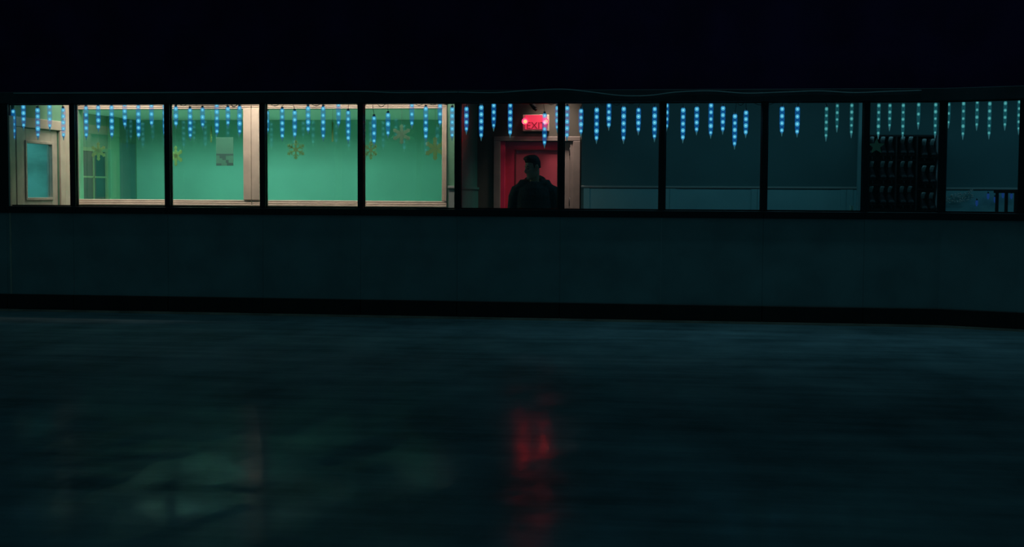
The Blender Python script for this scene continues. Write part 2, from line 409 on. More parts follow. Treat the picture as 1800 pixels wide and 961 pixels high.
def fD():
    b = MB(); x0, x1 = XL - .06, XL - .012
    b.box(x0, x1, dy0 + .004, gy0, .01, zd - .004); b.box(x0, x1, gy1, dy1 - .004, .01, zd - .004)
    b.box(x0, x1, gy0, gy1, gz1, zd - .004); b.box(x0, x1, gy0, gy1, .01, gz0)
    lf = bevel(b.build('door_leaf', m_doorwood, dr), .003, 1)
    g = MB(); e = .03
    for y0, y1, z0, z1 in ((gy0 - e, gy0, gz0 - e, gz1 + e), (gy1, gy1 + e, gz0 - e, gz1 + e), (gy0, gy1, gz1, gz1 + e), (gy0, gy1, gz0 - e, gz0)):
        g.box(XL - .012, XL + .004, y0, y1, z0, z1)
    bevel(g.build('glazing_bead', m_doorwood, lf), .003, 1)
    MB().box(XL - .04, XL - .034, gy0, gy1, gz0, gz1).build('pane', m_dglass, lf)
    MB().tube([(XL + .0, dy1 - .07, 1.0), (XL + .05, dy1 - .07, 1.0), (XL + .055, dy1 - .18, 1.0)], .012).build('handle', m_black, lf)
wpart(dr, fD)
# corridor seen through that door's glass
b = MB(); b.box(XL - 2.0, XL - .1, WB - .02, WB + .08, 0, 2.5); b.box(XL - 2.0, XL - 1.9, -.1, WB - .02, 0, 2.5); b.box(XL - 2.0, XL - .1, .0, .1, 0, 2.5); b.box(XL - 2.0, XL - .1, .1, WB - .02, 2.45, 2.5)
struct(b.build('wall_corridor', mat('corridor_paint', (.24, .42, .42), .6, noise=.45, nscale=1.8, stretch=(1, .6, 2))), 'blurry teal corridor wall behind the door glass', 'wall')

# ------------------------------------------------------------------ green room
XGL = -6.25
struct(MB().box(XGL, XC - .22, WB + .12, GB, .002, .012).build('floor_green_room', m_gfloor), 'pale floor of the lit green room', 'floor')
gr_back = struct(MB().box(XGL - .1, XC, GB, GB + .1, 0, 2.6).build('wall_green', m_green), 'bright green back wall of the lit room', 'wall')
struct(MB().box(XC - .22, XC - .12, WB + .12, GB, 0, 2.6).build('wall_green_right', m_green), 'green right wall of the lit room', 'wall')
# ceiling with a recessed light slot
b = MB(); b.box(XGL, XC - .12, 2.30, GB, CEIL_G, CEIL_G + .02); b.box(XGL, XC - .12, WB + .12, 2.06, CEIL_G, CEIL_G + .02)
b.box(XGL, XC - .12, 2.06, 2.30, CEIL_G + .06, CEIL_G + .08)
b.box(XGL, XC - .12, 2.05, 2.06, CEIL_G, CEIL_G + .08); b.box(XGL, XC - .12, 2.30, 2.31, CEIL_G, CEIL_G + .08)
struct(b.build('ceiling', m_gceil), 'pale green ceiling of the lit room', 'ceiling')
# left wall of the green room: window with glazing bars, doorway, wall notice
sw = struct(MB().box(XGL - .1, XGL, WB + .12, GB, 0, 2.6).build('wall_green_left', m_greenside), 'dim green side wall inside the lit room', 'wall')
def yg(x): return px(x, 300, XGL).y
m_sidewin = mat('dark_pane', (.02, .07, .06), .25)
m_sideframe = mat('side_frame', (.20, .30, .15), .6)
wy0, wy1 = yg(143), yg(184); wz1, wz0 = px(165, 266, XGL).z, .9
wS = struct(empty('window_17', (XGL, (wy0 + wy1) / 2, wz0)), 'dark barred window on the side wall of the lit room', 'window')
def fS():
    f = MB(); e = .05
    for y0, y1, z0, z1 in ((wy0 - e, wy0, wz0 - e, wz1 + e), (wy1, wy1 + e, wz0 - e, wz1 + e), (wy0, wy1, wz1, wz1 + e), (wy0, wy1, wz0 - e, wz0)):
        f.box(XGL, XGL + .03, y0, y1, z0, z1)
    f.build('frame', m_sideframe, wS)
    ym = yg(163); zm = px(165, 311, XGL).z
    for y0, y1 in ((wy0, ym - .012), (ym + .012, wy1)):
        for z0, z1 in ((wz0, zm - .012), (zm + .012, wz1)):
            MB().box(XGL, XGL + .006, y0, y1, z0, z1).build('pane', m_sidewin, wS)
    MB().box(XGL, XGL + .02, ym - .012, ym + .012, wz0, wz1).build('glazing_bar', m_sideframe, wS)
    MB().box(XGL, XGL + .02, wy0, wy1, zm - .012, zm + .012).build('glazing_bar', m_sideframe, wS)
wpart(wS, fS)
py0, py1 = yg(189), yg(205)
bevel(MB().box(XGL, XGL + .05, py0, py1, 0, CEIL_G).build('pilaster', mat('pilaster_paint', (.16, .38, .22), .6), sw), .005)
dd0, dd1 = yg(207), yg(236)
MB().box(XGL, XGL + .02, dd0, dd1, 0, px(220, 252, XGL).z).build('door_panel', mat('dark_doorway', (.07, .20, .18), .5), sw)  # dark slab: colour stands for the unlit opening of a doorway

# ------------------------------------------------------------------ red exit door
ed = struct(empty('door_2', ((dx0 + dx1) / 2, RB, 0)), 'red exit door in a brown casing under the exit sign', 'door')
def fE():
    ox0, ox1 = py(868, 300, RB).x, py(1020, 300, RB).x; ozt = py(940, 240, RB).z
    for x0, x1, z0, z1 in ((ox0, dx0, 0, dzt), (dx1, ox1, 0, dzt), (ox0, ox1, dzt, ozt)):
        bevel(MB().box(x0, x1, RB - .03, RB, z0, z1).build('casing', m_jamb, ed), .006)
    j1 = py(888, 300, RB).x
    bevel(MB().box(dx0, j1, RB - .012, RB + .06, 0, dzt).build('jamb', m_redjamb, ed), .004)
    s1 = py(905, 300, RB).x; t1 = py(940, 262.5, RB).z; r0 = py(989, 300, RB).x; r1 = py(1002, 300, RB).x
    MB().box(j1 + .004, s1, RB + .02, RB + .06, .01, dzt - .004).build('stile', m_red, ed)
    MB().box(s1, r0, RB + .02, RB + .06, t1, dzt - .004).build('top_rail', m_red, ed)
    MB().box(r0, r1 - .004, RB + .02, RB + .06, .01, dzt - .004).build('stile', m_jamb, ed)
    MB().box(r1, dx1, RB - .012, RB + .06, 0, dzt).build('jamb', m_jamb, ed)
    MB().box(s1, r0, RB + .034, RB + .05, .25, t1).build('door_panel', m_redpanel, ed)
    MB().box(s1, r0, RB + .02, RB + .06, .01, .25).build('bottom_rail', m_red, ed)
    fm = MB(); e = .012
    fm.box(s1, s1 + e, RB + .014, RB + .034, .25, t1); fm.box(s1, r0, RB + .014, RB + .034, t1 - e, t1)
    fm.build('moulding', mat('dark_red_moulding', (.16, .02, .03), .4), ed)
    for z in (.5, 1.2, 1.82):
        MB().tube([(r1 - .002, RB + .008, z - .05), (r1 - .002, RB + .008, z + .05)], .011).build('hinge', m_black, ed)
wpart(ed, fE)

# exit sign
sx0, sx1 = py(920, 215, RB).x, py(966, 215, RB).x; sz0, sz1 = py(940, 231, RB).z, py(940, 202, RB).z
sxc, sw_, sh_ = (sx0 + sx1) / 2, sx1 - sx0, sz1 - sz0
es = empty('exit_sign', (sxc, RB, sz0), 0, 'glowing red exit sign with two bright lamps above the red door', 'exit sign')
bevel(MB().box(-sw_ / 2, sw_ / 2, -.075, 0, 0, sh_).build('housing', m_signbox, es), .008)
fp = bevel(MB().box(-sw_ / 2 + .03, sw_ / 2 - .025, -.08, -.072, .022, sh_ - .004).build('face_plate', m_signface, es), .004)
cu = bpy.data.curves.new('txt', 'FONT'); cu.body = 'EXIT'; cu.size = .118; cu.extrude = .003; cu.align_x = 'CENTER'; cu.resolution_u = 3
to = bpy.data.objects.new('txt', cu); col.objects.link(to); bpy.context.view_layer.update()
tme = bpy.data.meshes.new_from_object(to.evaluated_get(bpy.context.evaluated_depsgraph_get())); bpy.data.objects.remove(to)
lt = link('lettering', tme, m_letter, fp); lt.location = (0.004, -.083, .030); lt.rotation_euler = (R(90), 0, 0)
for s in (-1, 1):
    xh = s * (sw_ / 2 - .035)
    hd = MB(); n_ = 16
    hd.loft([[Vector((xh + r_ * math.cos(2 * math.pi * k / n_), y_, .118 + r_ * math.sin(2 * math.pi * k / n_))) for k in range(n_)] for r_, y_ in ((.026, -.07), (.036, -.10), (.038, -.145), (.034, -.145), (.026, -.10))], False)
    hd = hd.build('lamp_head', m_lens_halo, es)
    MB().tube([(xh, -.095, .118), (xh, -.108, .118)], [.024, .021], 14, smooth=False).build('bulb', m_bulb, hd)
l = bpy.data.lights.new('exit_sign_lamp', 'AREA'); l.shape = 'RECTANGLE'; l.size = .22; l.size_y = .06; l.energy = .10; l.color = (1, .06, .12)
lo = bpy.data.objects.new('exit_sign_lamp', l); col.objects.link(lo); lo.parent = es; lo.location = (0, -.15, .03); lo.rotation_euler = (R(-15), 0, 0)

# dark bullet camera hanging over the sign
bc = py(941, 190, RB - .35)
m_matte = mat('matte_black_plastic', (.008, .008, .009), .9, spec=.1)
sb = empty('security_camera', (bc.x, bc.y, CEIL_L), 0, 'dark slanted bullet camera hanging above the exit sign', 'camera')
h = CEIL_L - bc.z
MB().tube([(-.06, 0, 0), (-.06, 0, -h + .07)], .012).build('bracket', m_matte, sb)
MB().tube([(-.07, 0, -h + .085), (-.02, -.02, -h + .02), (.0, -.03, -h - .008)], [.028, .028, .026], 14).build('body', m_matte, sb)
MB().tube([(.0, -.03, -h - .008), (.014, -.035, -h - .028)], [.019, .016], 14).build('lens_hood', m_matte, sb)

# ------------------------------------------------------------------ snowflakes, notice, ribbons at the windows
def flake_mesh(r, kind):
    b = MB(); t = .002
    for k in range(6):
        M = Matrix.Rotation(k * math.pi / 3, 4, 'Y')
        if kind == 0:
            b.box(-.008, .008, -t, t, 0, r, M)
            for zz, ln in ((.45, .34), (.72, .24)):
                for s in (-1, 1):
                    M2 = M @ Matrix.Translation((0, 0, r * zz)) @ Matrix.Rotation(s * R(52), 4, 'Y')
                    b.box(-.006, .006, -t, t, 0, r * ln, M2)
        else:
            b.prism([(-.05 * r, 0), (-.2 * r, .45 * r), (-.13 * r, .6 * r), (-.22 * r, .8 * r), (0, r), (.22 * r, .8 * r), (.13 * r, .6 * r), (.2 * r, .45 * r), (.05 * r, 0)], -t, t, M)
    b.prism([(.22 * r * math.cos(a * math.pi / 6), .22 * r * math.sin(a * math.pi / 6)) for a in range(12)], -t * 1.5, t * 1.5)
    return b
fl = [(173, 266, .115, 1, m_paper, 'olive paper snowflake hung at the far left of the green-lit windows'),
      (309, 274, .125, 1, m_paper, 'olive paper snowflake half hidden by the third glass post'),
      (520, 263, .115, 0, m_paper, 'thin-armed brown paper snowflake hung in the brightest window bay'),
      (652, 264, .11, 0, m_paper, 'thin-armed paper snowflake beside the fifth glass post'),
      (706, 236, .115, 1, m_paper2, 'pale mint paper snowflake hung highest of all'),
      (765, 261, .14, 1, m_paper, 'large green paper snowflake beside the right window casing')]
for x, y, r, kind, mm, lab in fl:
    yw = WB + .30 if mm is m_paper else WB - .09
    c = py(x, y, yw)
    o = empty('paper_snowflake', (c.x, c.y, c.z), R(random.uniform(-35, 35)), lab, 'snowflake', 'paper snowflakes in the windows')
    flake_mesh(r, kind).build('paper_cutout', mm, o)
    MB().tube([(0, 0, r), (0, 0, (CEIL_G if mm is m_paper else CEIL_L) - c.z)], .0015, 4).build('thread', m_palecable, o)
for x, y0, y1, lab in ((584.5, 214, 249, 'thin yellow green paper strip hanging in the brightest window bay'), (371, 222, 250, 'thin yellow green paper strip hanging left of the notice')):
    a = py(x, y0, WB + .3); c = py(x, y1, WB + .3)
    o = empty('paper_strip', (a.x, a.y, c.z), 0, lab, 'paper strip')
    MB().box(-.010, .010, -.002, .002, 0, a.z - c.z).build('strip', m_paper, o)
    MB().tube([(0, 0, a.z - c.z), (0, 0, CEIL_G - c.z)], .0015, 4).build('thread', m_palecable, o)
n0, n1 = py(380, 291, WB + .045), py(410, 241, WB + .045)
no = empty('window_notice', (n0.x, WB + .048, n0.z), 0, 'pale green paper notice with dark print taped inside the window', 'notice')
nw, nh = n1.x - n0.x, n1.z - n0.z
MB().box(0, nw, -.002, 0, 0, nh).build('paper', m_notice, no)
for x0, x1, z0, z1 in ((.0, 1, .36, .42), (.36, .56, .20, .36), (.0, .30, .0, .08), (.62, .98, .0, .10), (.56, .72, .10, .20), (.2, .36, .26, .36)):
    MB().box(nw * x0, nw * x1, -.003, -.002, nh * z0, nh * z1).build('print', m_ink, no)

# ------------------------------------------------------------------ icicle lights
ICE = [(23, 192, 250), (41, 185, 229), (66, 190, 246), (87, 184, 230), (111, 190, 246), (151, 186, 246), (172.5, 186, 232), (196, 186, 245), (219, 180, 227),
 (243, 184, 246), (266, 181, 225), (289.5, 183, 242), (309, 187, 226), (334, 190, 247), (356, 190, 228), (381, 182, 240), (400.5, 188, 225), (421, 186, 240),
 (469.5, 195, 237), (496, 190, 248), (518, 195, 245), (541.5, 187, 236), (568, 187, 248), (595, 180, 225), (612, 194, 252),
 (657.5, 205, 257), (682, 199, 243), (724, 182, 226), (748.5, 188, 249), (773.5, 182, 224), (795, 188, 247), (820, 187, 236), (846, 185, 247), (868, 182, 230), (897, 182, 242),
 (957.5, 200, 260), (980, 186, 233), (997, 186, 247), (1021.5, 191, 240), (1049, 190, 252), (1070.5, 181, 229), (1096.5, 188, 252), (1122.5, 190, 237), (1151, 187, 249),
 (1172, 182, 231), (1201, 190, 251), (1225, 188, 237), (1250, 181, 243), (1271, 187, 236), (1292, 201, 262), (1311.5, 194, 242), (1375, 188, 239), (1402, 187, 241),
 (1453, 187, 248), (1472, 182, 232), (1497.5, 181, 242), (1519, 190, 226), (1545, 182, 244), (1564.5, 182, 230), (1588, 181, 244), (1615, 180, 227), (1645, 180, 243),
 (1668, 180, 225), (1694, 179, 245), (1718, 177, 229), (1740, 179, 244), (1767.5, 177, 229), (1792, 176, 236)]
BAYS = ['leftmost glass pane', 'second glass pane from the left', 'third glass pane from the left', 'fourth glass pane from the left', 'fifth glass pane from the left',
        'pane showing the exit sign', 'pane just right of the exit sign', 'fourth glass pane from the right', 'third glass pane from the right', 'pane before the skate rack', 'rightmost glass pane']
tube_meshes = {}
led_me = {}
core_me = {}
for k, mm, mc in (('blue', m_led, m_core), ('teal', m_led2, m_core2)):
    r_ = .020 if k == 'blue' else .015
    led_me[k] = MB().ball((0, 0, 0), r_, r_, r_ * 1.15, 14, 8).mesh('led'); led_me[k].materials.append(mm)
    core_me[k] = MB().ball((0, 0, 0), r_ * .42, r_ * .42, r_ * .42, 8, 5).mesh('diode'); core_me[k].materials.append(mc)
cap_me = MB().tube([(0, 0, .012), (0, 0, -.012)], .014, 10).mesh('cap'); cap_me.materials.append(m_cap)
tip_me = MB().tube([(0, 0, .05), (0, 0, .02), (0, 0, 0)], [.010, .006, .0015], 8).mesh('tip'); tip_me.materials.append(mat('tip_plastic', (.55, .7, .72), .25, emit=(.06, .25, .3), es=.35))
def get_tube(L, k):
    key = (round(L, 2), k)
    if key not in tube_meshes:
        r_ = .025 if k == 'blue' else .018
        me = MB().tube([(0, 0, 0), (0, 0, -.01), (0, 0, -L + .13), (0, 0, -L + .05), (0, 0, -L + .035)], [r_ * .7, r_, r_, r_ * .72, r_ * .4], 20).mesh('tube')
        me.materials.append(m_tube if k == 'blue' else m_tube2); tube_meshes[key] = me
    return tube_meshes[key]
bounds = postpx + [1797]
cnt = {}; tot = {}
def bay_of(x): return max(i for i in range(11) if x >= bounds[i] - (0 if i else 40))
for x, a, b_ in ICE: tot[bay_of(x)] = tot.get(bay_of(x), 0) + 1
tops = []
for x, yt, yb in ICE:
    i = bay_of(x); cnt[i] = cnt.get(i, 0) + 1
    A, B = P[i], P[i + 1]; d = (B - A).normalized(); n = Vector((-d.y, d.x, 0))
    pl = A + n * (.13 if x > 30 else .072)
    top, bot = pplane(x, yt, pl, n), pplane(x, yb + 1, pl, n)
    L = round(top.z - bot.z, 2); kind = 'blue' if x < 1440 else 'teal'
    lab = '%s glowing icicle light, %s from left in the %s' % ('blue' if kind == 'blue' else 'dim teal', ORD[cnt[i] - 1], BAYS[i])
    o = empty('icicle_light', (top.x, top.y, bot.z), 0, lab, 'icicle light', 'icicle lights behind the rink glass')
    t = link('tube', get_tube(L, kind), None, o); t.location.z = L
    c = link('cap', cap_me, None, o); c.location.z = L + .008
    tp = link('tip', tip_me, None, o)
    nl = max(3, round((L - .06) / .062))
    for k in range(nl):
        ld = link('led', led_me[kind], None, o); ld.location = (0, 0, L - .022 - k * (L - .085) / (nl - 1))
        link('diode', core_me[kind], None, ld)
        s = random.uniform(.85, 1.12) * (1 if k < nl - 1 else .85); ld.scale = (s, s, s)
    wire_top = GT + .05
    MB().tube([(0, 0, L + .015), (random.uniform(-.02, .02), 0, (L + wire_top - bot.z) / 2 + .01), (0, .005, wire_top - bot.z)], .0025, 5).build('lead_wire', m_cable, o)
    tops.append(Vector((top.x, top.y + .012, wire_top)))
# supply cables: one for each string
def droop(pts, sag, n=6):
    out = []
    for a, b in zip(pts[:-1], pts[1:]):
        s_ = random.uniform(.3, 1.0) * sag
        for k in range(n):
            t = k / n; q = a.lerp(b, t); q.z -= s_ * 4 * t * (1 - t); out.append(q)
    return out + [pts[-1]]
for s, e, lab in ((0, 19, 'dark supply cable of the icicle lights over the left panes'), (18, 36, 'dark supply cable of the icicle lights over the green windows'),
                  (35, 54, 'dark supply cable of the icicle lights right of the exit sign'), (53, 68, 'dark supply cable of the dim teal icicle lights at right')):
    tag(MB().tube(droop(tops[s:e], .08 if s < 36 else .05), .0035, 5).build('light_cable', m_cable), lab, 'cable')

# ------------------------------------------------------------------ draped cable on the header
def hdr(pts, lab):
    q = [py(x, y, -.062) for x, y in pts]
    out = []
    for i in range(len(q) - 1):
        p0, p1, p2, p3 = q[max(i - 1, 0)], q[i], q[i + 1], q[min(i + 2, len(q) - 1)]
        for k in range(8):
            t = k / 8
            out.append(.5 * ((2 * p1) + (p2 - p0) * t + (2 * p0 - 5 * p1 + 4 * p2 - p3) * t * t + (3 * p1 - p0 - 3 * p2 + p3) * t ** 3))
    out.append(q[-1])
    tag(MB().tube(out, .007, 6).build('draped_cable', m_palecable), lab, 'cable')
hdr([(24, 164), (300, 163), (560, 161), (640, 161), (700, 163), (805, 162)], 'thin pale cable run along the header above the green windows')
hdr([(806, 162), (870, 163), (930, 159), (990, 157), (1040, 162), (1090, 168), (1140, 168), (1190, 162), (1250, 160), (1310, 164), (1380, 162), (1440, 160), (1500, 163), (1560, 161), (1620, 159)], 'wavy pale cable sagging along the header above the exit sign')

# ------------------------------------------------------------------ skate rack
RF = RW - .40
zt = py(1590, 236, RF).z
bays_px = [(1526, 1575), (1578, 1612), (1614, 1648)]
xr0, xr1 = py(1524, 300, RF).x, py(1655, 300, RF).x
rk = empty('skate_rack', ((xr0 + xr1) / 2, RW - .05, 0), 0, 'tall dark shelf rack full of black ice skates', 'skate rack')
def fR():
    y1 = RW - .05
    MB().box(xr0, xr1, y1 - .015, y1, .02, zt).build('back_panel', m_rack, rk)
    MB().box(xr0, xr0 + .02, RF, y1 - .015, 0, zt).build('side_panel', m_rack, rk)
    bevel(MB().box(py(1649, 300, RF).x, xr1, RF - .02, y1 - .015, 0, zt).build('side_panel', m_rackside, rk), .004)
    MB().box(xr0 + .02, xr1 - .05, RF + .12, y1 - .015, zt - .02, zt).build('top_board', m_rack, rk)
    for x in (1576.5, 1613):
        q = py(x, 300, RF).x; MB().box(q - .009, q + .009, RF + .06, y1 - .015, 0, zt - .02).build('divider', m_rack, rk)
wpart(rk, fR)
SK = []
rows_px = [[280, 323, 367], [280, 323, 367], [284, 331, 378]]
cols_px = [[1533, 1552, 1566], [1587, 1601], [1625, 1639.5]]
for bi, (a, c) in enumerate(bays_px):
    x0, x1 = py(a, 300, RF).x, py(c, 300, RF).x
    zs = [py((a + c) / 2, yy, RF + .04).z for yy in rows_px[bi]]
    zs += [zs[-1] - .36, zs[-1] - .72]
    for ri, z in enumerate(zs):
        s = MB().box(x0 + .003, x1 - .003, RF + .10, RW - .066, z - .016, z).build('shelf', m_rack, rk)
        s.location = -rk.location
        if ri < 3:
            for ci, xx in enumerate(cols_px[bi]): SK.append((bi, ri, ci, py(xx, 300, RF + .05).x, z))
def skate_parts():
    # origin under the blade, toe towards -y; 0.27 long, 0.27 high
    bt = MB()
    prof = [(-.135, .075, .030, .018), (-.125, .085, .038, .026), (-.09, .095, .042, .036), (-.04, .108, .040, .048), (.0, .135, .038, .075), (.04, .165, .037, .105), (.09, .172, .036, .112), (.118, .150, .028, .09)]
    rings = []
    for y, zc, rx, rz in prof:
        rings.append([Vector((rx * math.cos(t) * (1 if math.sin(t) > -.3 else .95), y, max(.058, zc + rz * math.sin(t)))) for t in [2 * math.pi * k / 12 for k in range(12)]])
    bt.loft(rings)
    # shaft
    bt.tube([(0, .062, .13), (0, .066, .20), (0, .060, .262)], [(.038, .055), (.040, .050), (.043, .055)], 12, (1, 0, 0))
    cf = MB(); cf.tube([(0, .058, .255), (0, .055, .285)], [(.045, .056), (.036, .044)], 12, (1, 0, 0))
    tg = MB(); tg.tube([(0, .012, .185), (0, -.014, .245), (0, -.060, .275)], [(.020, .006), (.026, .007), (.024, .006)], 10, (1, 0, 0))
    so = MB().box(-.034, .034, -.125, .12, .050, .062)
    hl = MB(); hl.box(-.010, .010, -.11, -.04, .022, .052); hl.box(-.010, .010, .03, .11, .022, .052); hl.box(-.006, .006, -.12, .12, .018, .028)
    bl = MB().prism([(-.135, .022), (-.125, .006), (-.10, 0), (.11, 0), (.125, .018), (.12, .022)], -.002, .002, Matrix.Rotation(R(90), 4, 'Z'))
    lc = MB()
    for k in range(5):
        t = k / 4; lc.tube([(-.02, -.03 + .045 * t, .14 + .085 * t), (.02, -.034 + .045 * t, .150 + .085 * t)], .003, 5)
    return [('boot', bt, m_boot), ('cuff', cf, m_holder), ('tongue', tg, m_pale_glint), ('sole', so, m_holder), ('blade_holder', hl, m_holder), ('blade', bl, m_blade), ('laces', lc, m_lace)]
sp = []
for nm, b, mm in skate_parts():
    me = b.mesh(nm); me.materials.append(mm); sp.append((nm, me))
rown = ['top shelf', 'middle shelf', 'bottom shelf']; bayn = ['left', 'middle', 'right']
posn = [['left', 'centre', 'right'], ['left', 'right'], ['left', 'right']]
for bi, ri, ci, x, z in SK:
    o = empty('ice_skate', (x, RF + .13, z), R(random.uniform(-4, 7)), 'black ice skate, %s one on the %s of the %s rack bay' % (posn[bi][ci], rown[ri], bayn[bi]), 'ice skate', 'ice skates on the rack')
    o.scale = (.92, .92, .92)
    for nm, me in sp: link(nm, me, None, o)
# green paper star on the rack
st = py(1541, 257, RF - .02)
so_ = empty('paper_star', (st.x, RF - .004, st.z), 0, 'dull green paper star pinned to the skate rack', 'star')
pts = []
for k in range(10):
    r_ = .095 if k % 2 == 0 else .042; a = math.pi / 2 + k * math.pi / 5; pts.append((r_ * math.cos(a), r_ * math.sin(a)))
MB().prism(pts, -.004, 0).build('star', mat('green_card', (.06, .13, .07), .8), so_)

# ------------------------------------------------------------------ right-hand railing, garland, blue reflection glints, cup
qa, qb = pz(1753, 333, 13.45), pz(1796, 333, 13.25)
q0 = Vector((qa.x, qa.y, 0)); q1 = Vector((qb.x, qb.y, 0)); dv = (q1 - q0).normalized(); LR = (q1 - q0).length + .5
rg = empty('metal_railing', q0, math.atan2(dv.y, dv.x), 'black metal railing with upright bars at the far right', 'railing')
bevel(MB().box(-.03, LR, -.02, .02, qa.z - .035, qa.z).build('top_rail', m_black, rg), .005)
bevel(MB().box(-.03, LR, -.015, .015, .08, .11).build('bottom_rail', m_black, rg), .005)
sp_ = (qb - qa).length / 2.6; xx = 0; k = 0
while xx < LR:
    bevel(MB().box(xx - .014, xx + .014, -.012, .012, 0, qa.z - .03).build('bar', m_black, rg), .003, 1); xx += sp_
a0, a1, a2, a3 = [py(x, y, RW - .05) for x, y in ((1661, 346), (1682, 343), (1694, 341), (1711, 335))]
ga = empty('lace_garland', a0, 0, 'pale lacy garland strung along the wainscot beside the railing', 'garland')
gp = [a0, a1, a2, a3]
MB().tube([q - a0 for q in gp], .003, 5).build('cord', m_palecable, ga)
b = MB()
for k in range(120):
    t = random.random() * 3; i = min(int(t), 2); q = gp[i].lerp(gp[i + 1], t - i) - a0
    b.ball((q.x, q.y + random.uniform(-.02, .02), q.z + random.uniform(-.085, .02)), .0068, n=6, m_=4)
bo = b.build('lace_beads', mat('lace_white', (.85, .82, .75), .3), ga); bo['kind'] = 'stuff'
m_blue_glint = emis('blue_glint', (.02, .10, .42), .28)  # made-up glowing shapes stand in for icicle reflections
for x, y, lab in ((1717, 357, 'lowest small blue reflection glint below the chair rail'), (1737, 345, 'small blue reflection glint left of the railing, nearest the chair rail'), (1749, 351, 'faint blue reflection glint touching the railing edge'),
                  (1763, 343, 'small blue reflection glint between the first two railing bars'), (1778, 345, 'small blue reflection glint behind the last visible railing bars')):
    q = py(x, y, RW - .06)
    o = empty('icicle_glint', q, 0, lab, 'reflection glint', 'blue icicle reflections on the right wall')
    MB().tube([(0, 0, -.035), (0, 0, -.015), (0, 0, .02), (0, 0, .035)], [.004, .014, .016, .008], 8).build('bulb', m_blue_glint, o)  # bulb, cap and wire are made up around the reflection glint
    MB().tube([(0, 0, .033), (0, 0, .05)], .009, 8).build('cap', m_cable, o)
    MB().tube([(0, 0, .05), (0, .03, .06)], .002, 4).build('wire', m_cable, o)
cq = py(1497, 366, .055)
co = empty('glass_cup', (cq.x, .055, GBt + .001), 0, 'small pale green glass standing on the black ledge', 'cup')
MB().tube([(0, 0, 0), (0, 0, .004), (0, 0, .055)], [.014, .016, .019], 12).build('tumbler', mat('pale_green_glass', (.45, .8, .65), .2, emit=(.3, .8, .6), es=.0), co)
MB().tube([(0, 0, .055), (0, 0, .06)], .0205, 12).build('rim', m_pale_glint, co)
# ------------------------------------------------------------------ the person
pc = py(939, 345, .9)
pe_ = empty('person', (pc.x, .9, 0), 0, 'person in a dark hooded sweatshirt looking left before the red door', 'person')
def rem(b, name, m_, voxel, par, smooth=4):
    o = b.build(name, m_, par)
    r_ = o.modifiers.new('remesh', 'REMESH'); r_.mode = 'VOXEL'; r_.voxel_size = voxel; r_.use_smooth_shade = True
    if smooth:
        s = o.modifiers.new('smooth', 'SMOOTH'); s.iterations = smooth; s.factor = .5
    return o
HT = R(-58)                          # head turned to the viewer's left
HM = Matrix.Translation((-.004, -.022, 1.497)) @ Matrix.Rotation(HT, 4, 'Z') @ Matrix.Rotation(R(9), 4, 'X') @ Matrix.Diagonal((.87, .87, 1.03, 1))   # face along local -y
def H(x, y, z): return HM @ Vector((x, y, z))
def headring(z, yc, rx, ryf, ryb, n=24):
    out = []
    for k in range(n):
        t = 2 * math.pi * k / n; c, s = math.cos(t), math.sin(t)
        out.append(H(rx * c, yc + (ryb if s > 0 else ryf) * s, z))
    return out
body = MB()
# skull and jaw: z from chin -0.03 to crown 0.21 (local)
body.loft([headring(*q) for q in ((-.036, -.070, .014, .014, .020), (-.030, -.062, .030, .030, .045), (-.012, -.045, .048, .050, .065), (.012, -.025, .060, .068, .078),
    (.045, -.012, .067, .082, .088), (.080, -.004, .071, .088, .096), (.112, .002, .074, .092, .100), (.145, .006, .074, .090, .098), (.172, .008, .066, .078, .086), (.192, .008, .046, .056, .062), (.204, .008, .016, .020, .022))])
# nose, brow, lips, chin, ears
body.tube([H(0, -.086, .098), H(0, -.098, .078), H(0, -.112, .056), H(0, -.100, .046), H(0, -.082, .042)], [.008, .010, .014, .015, .008], 10)
for s in (-1, 1):
    body.ball(H(s * .012, -.092, .048), .009, n=8, m_=6)
    body.tube([H(s * .008, -.090, .100), H(s * .032, -.086, .106), H(s * .056, -.066, .098)], [.007, .009, .006], 8)
    body.tube([H(s * .030, -.076, .062), H(s * .050, -.058, .064), H(s * .062, -.030, .070)], [.014, .014, .010], 8)
    body.tube([H(s * .070, .010, .052), H(s * .080, .022, .064), H(s * .086, .034, .090), H(s * .082, .030, .108), H(s * .074, .014, .106)], [.007, .010, .011, .010, .007], 8)
body.tube([H(-.022, -.078, .018), H(0, -.088, .020), H(.022, -.078, .018)], [.004, .008, .004], 8)
body.tube([H(-.020, -.076, .007), H(0, -.086, .006), H(.020, -.076, .007)], [.004, .008, .004], 8)
body.ball(H(0, -.080, -.020), .024, .018, .018, n=10, m_=6)
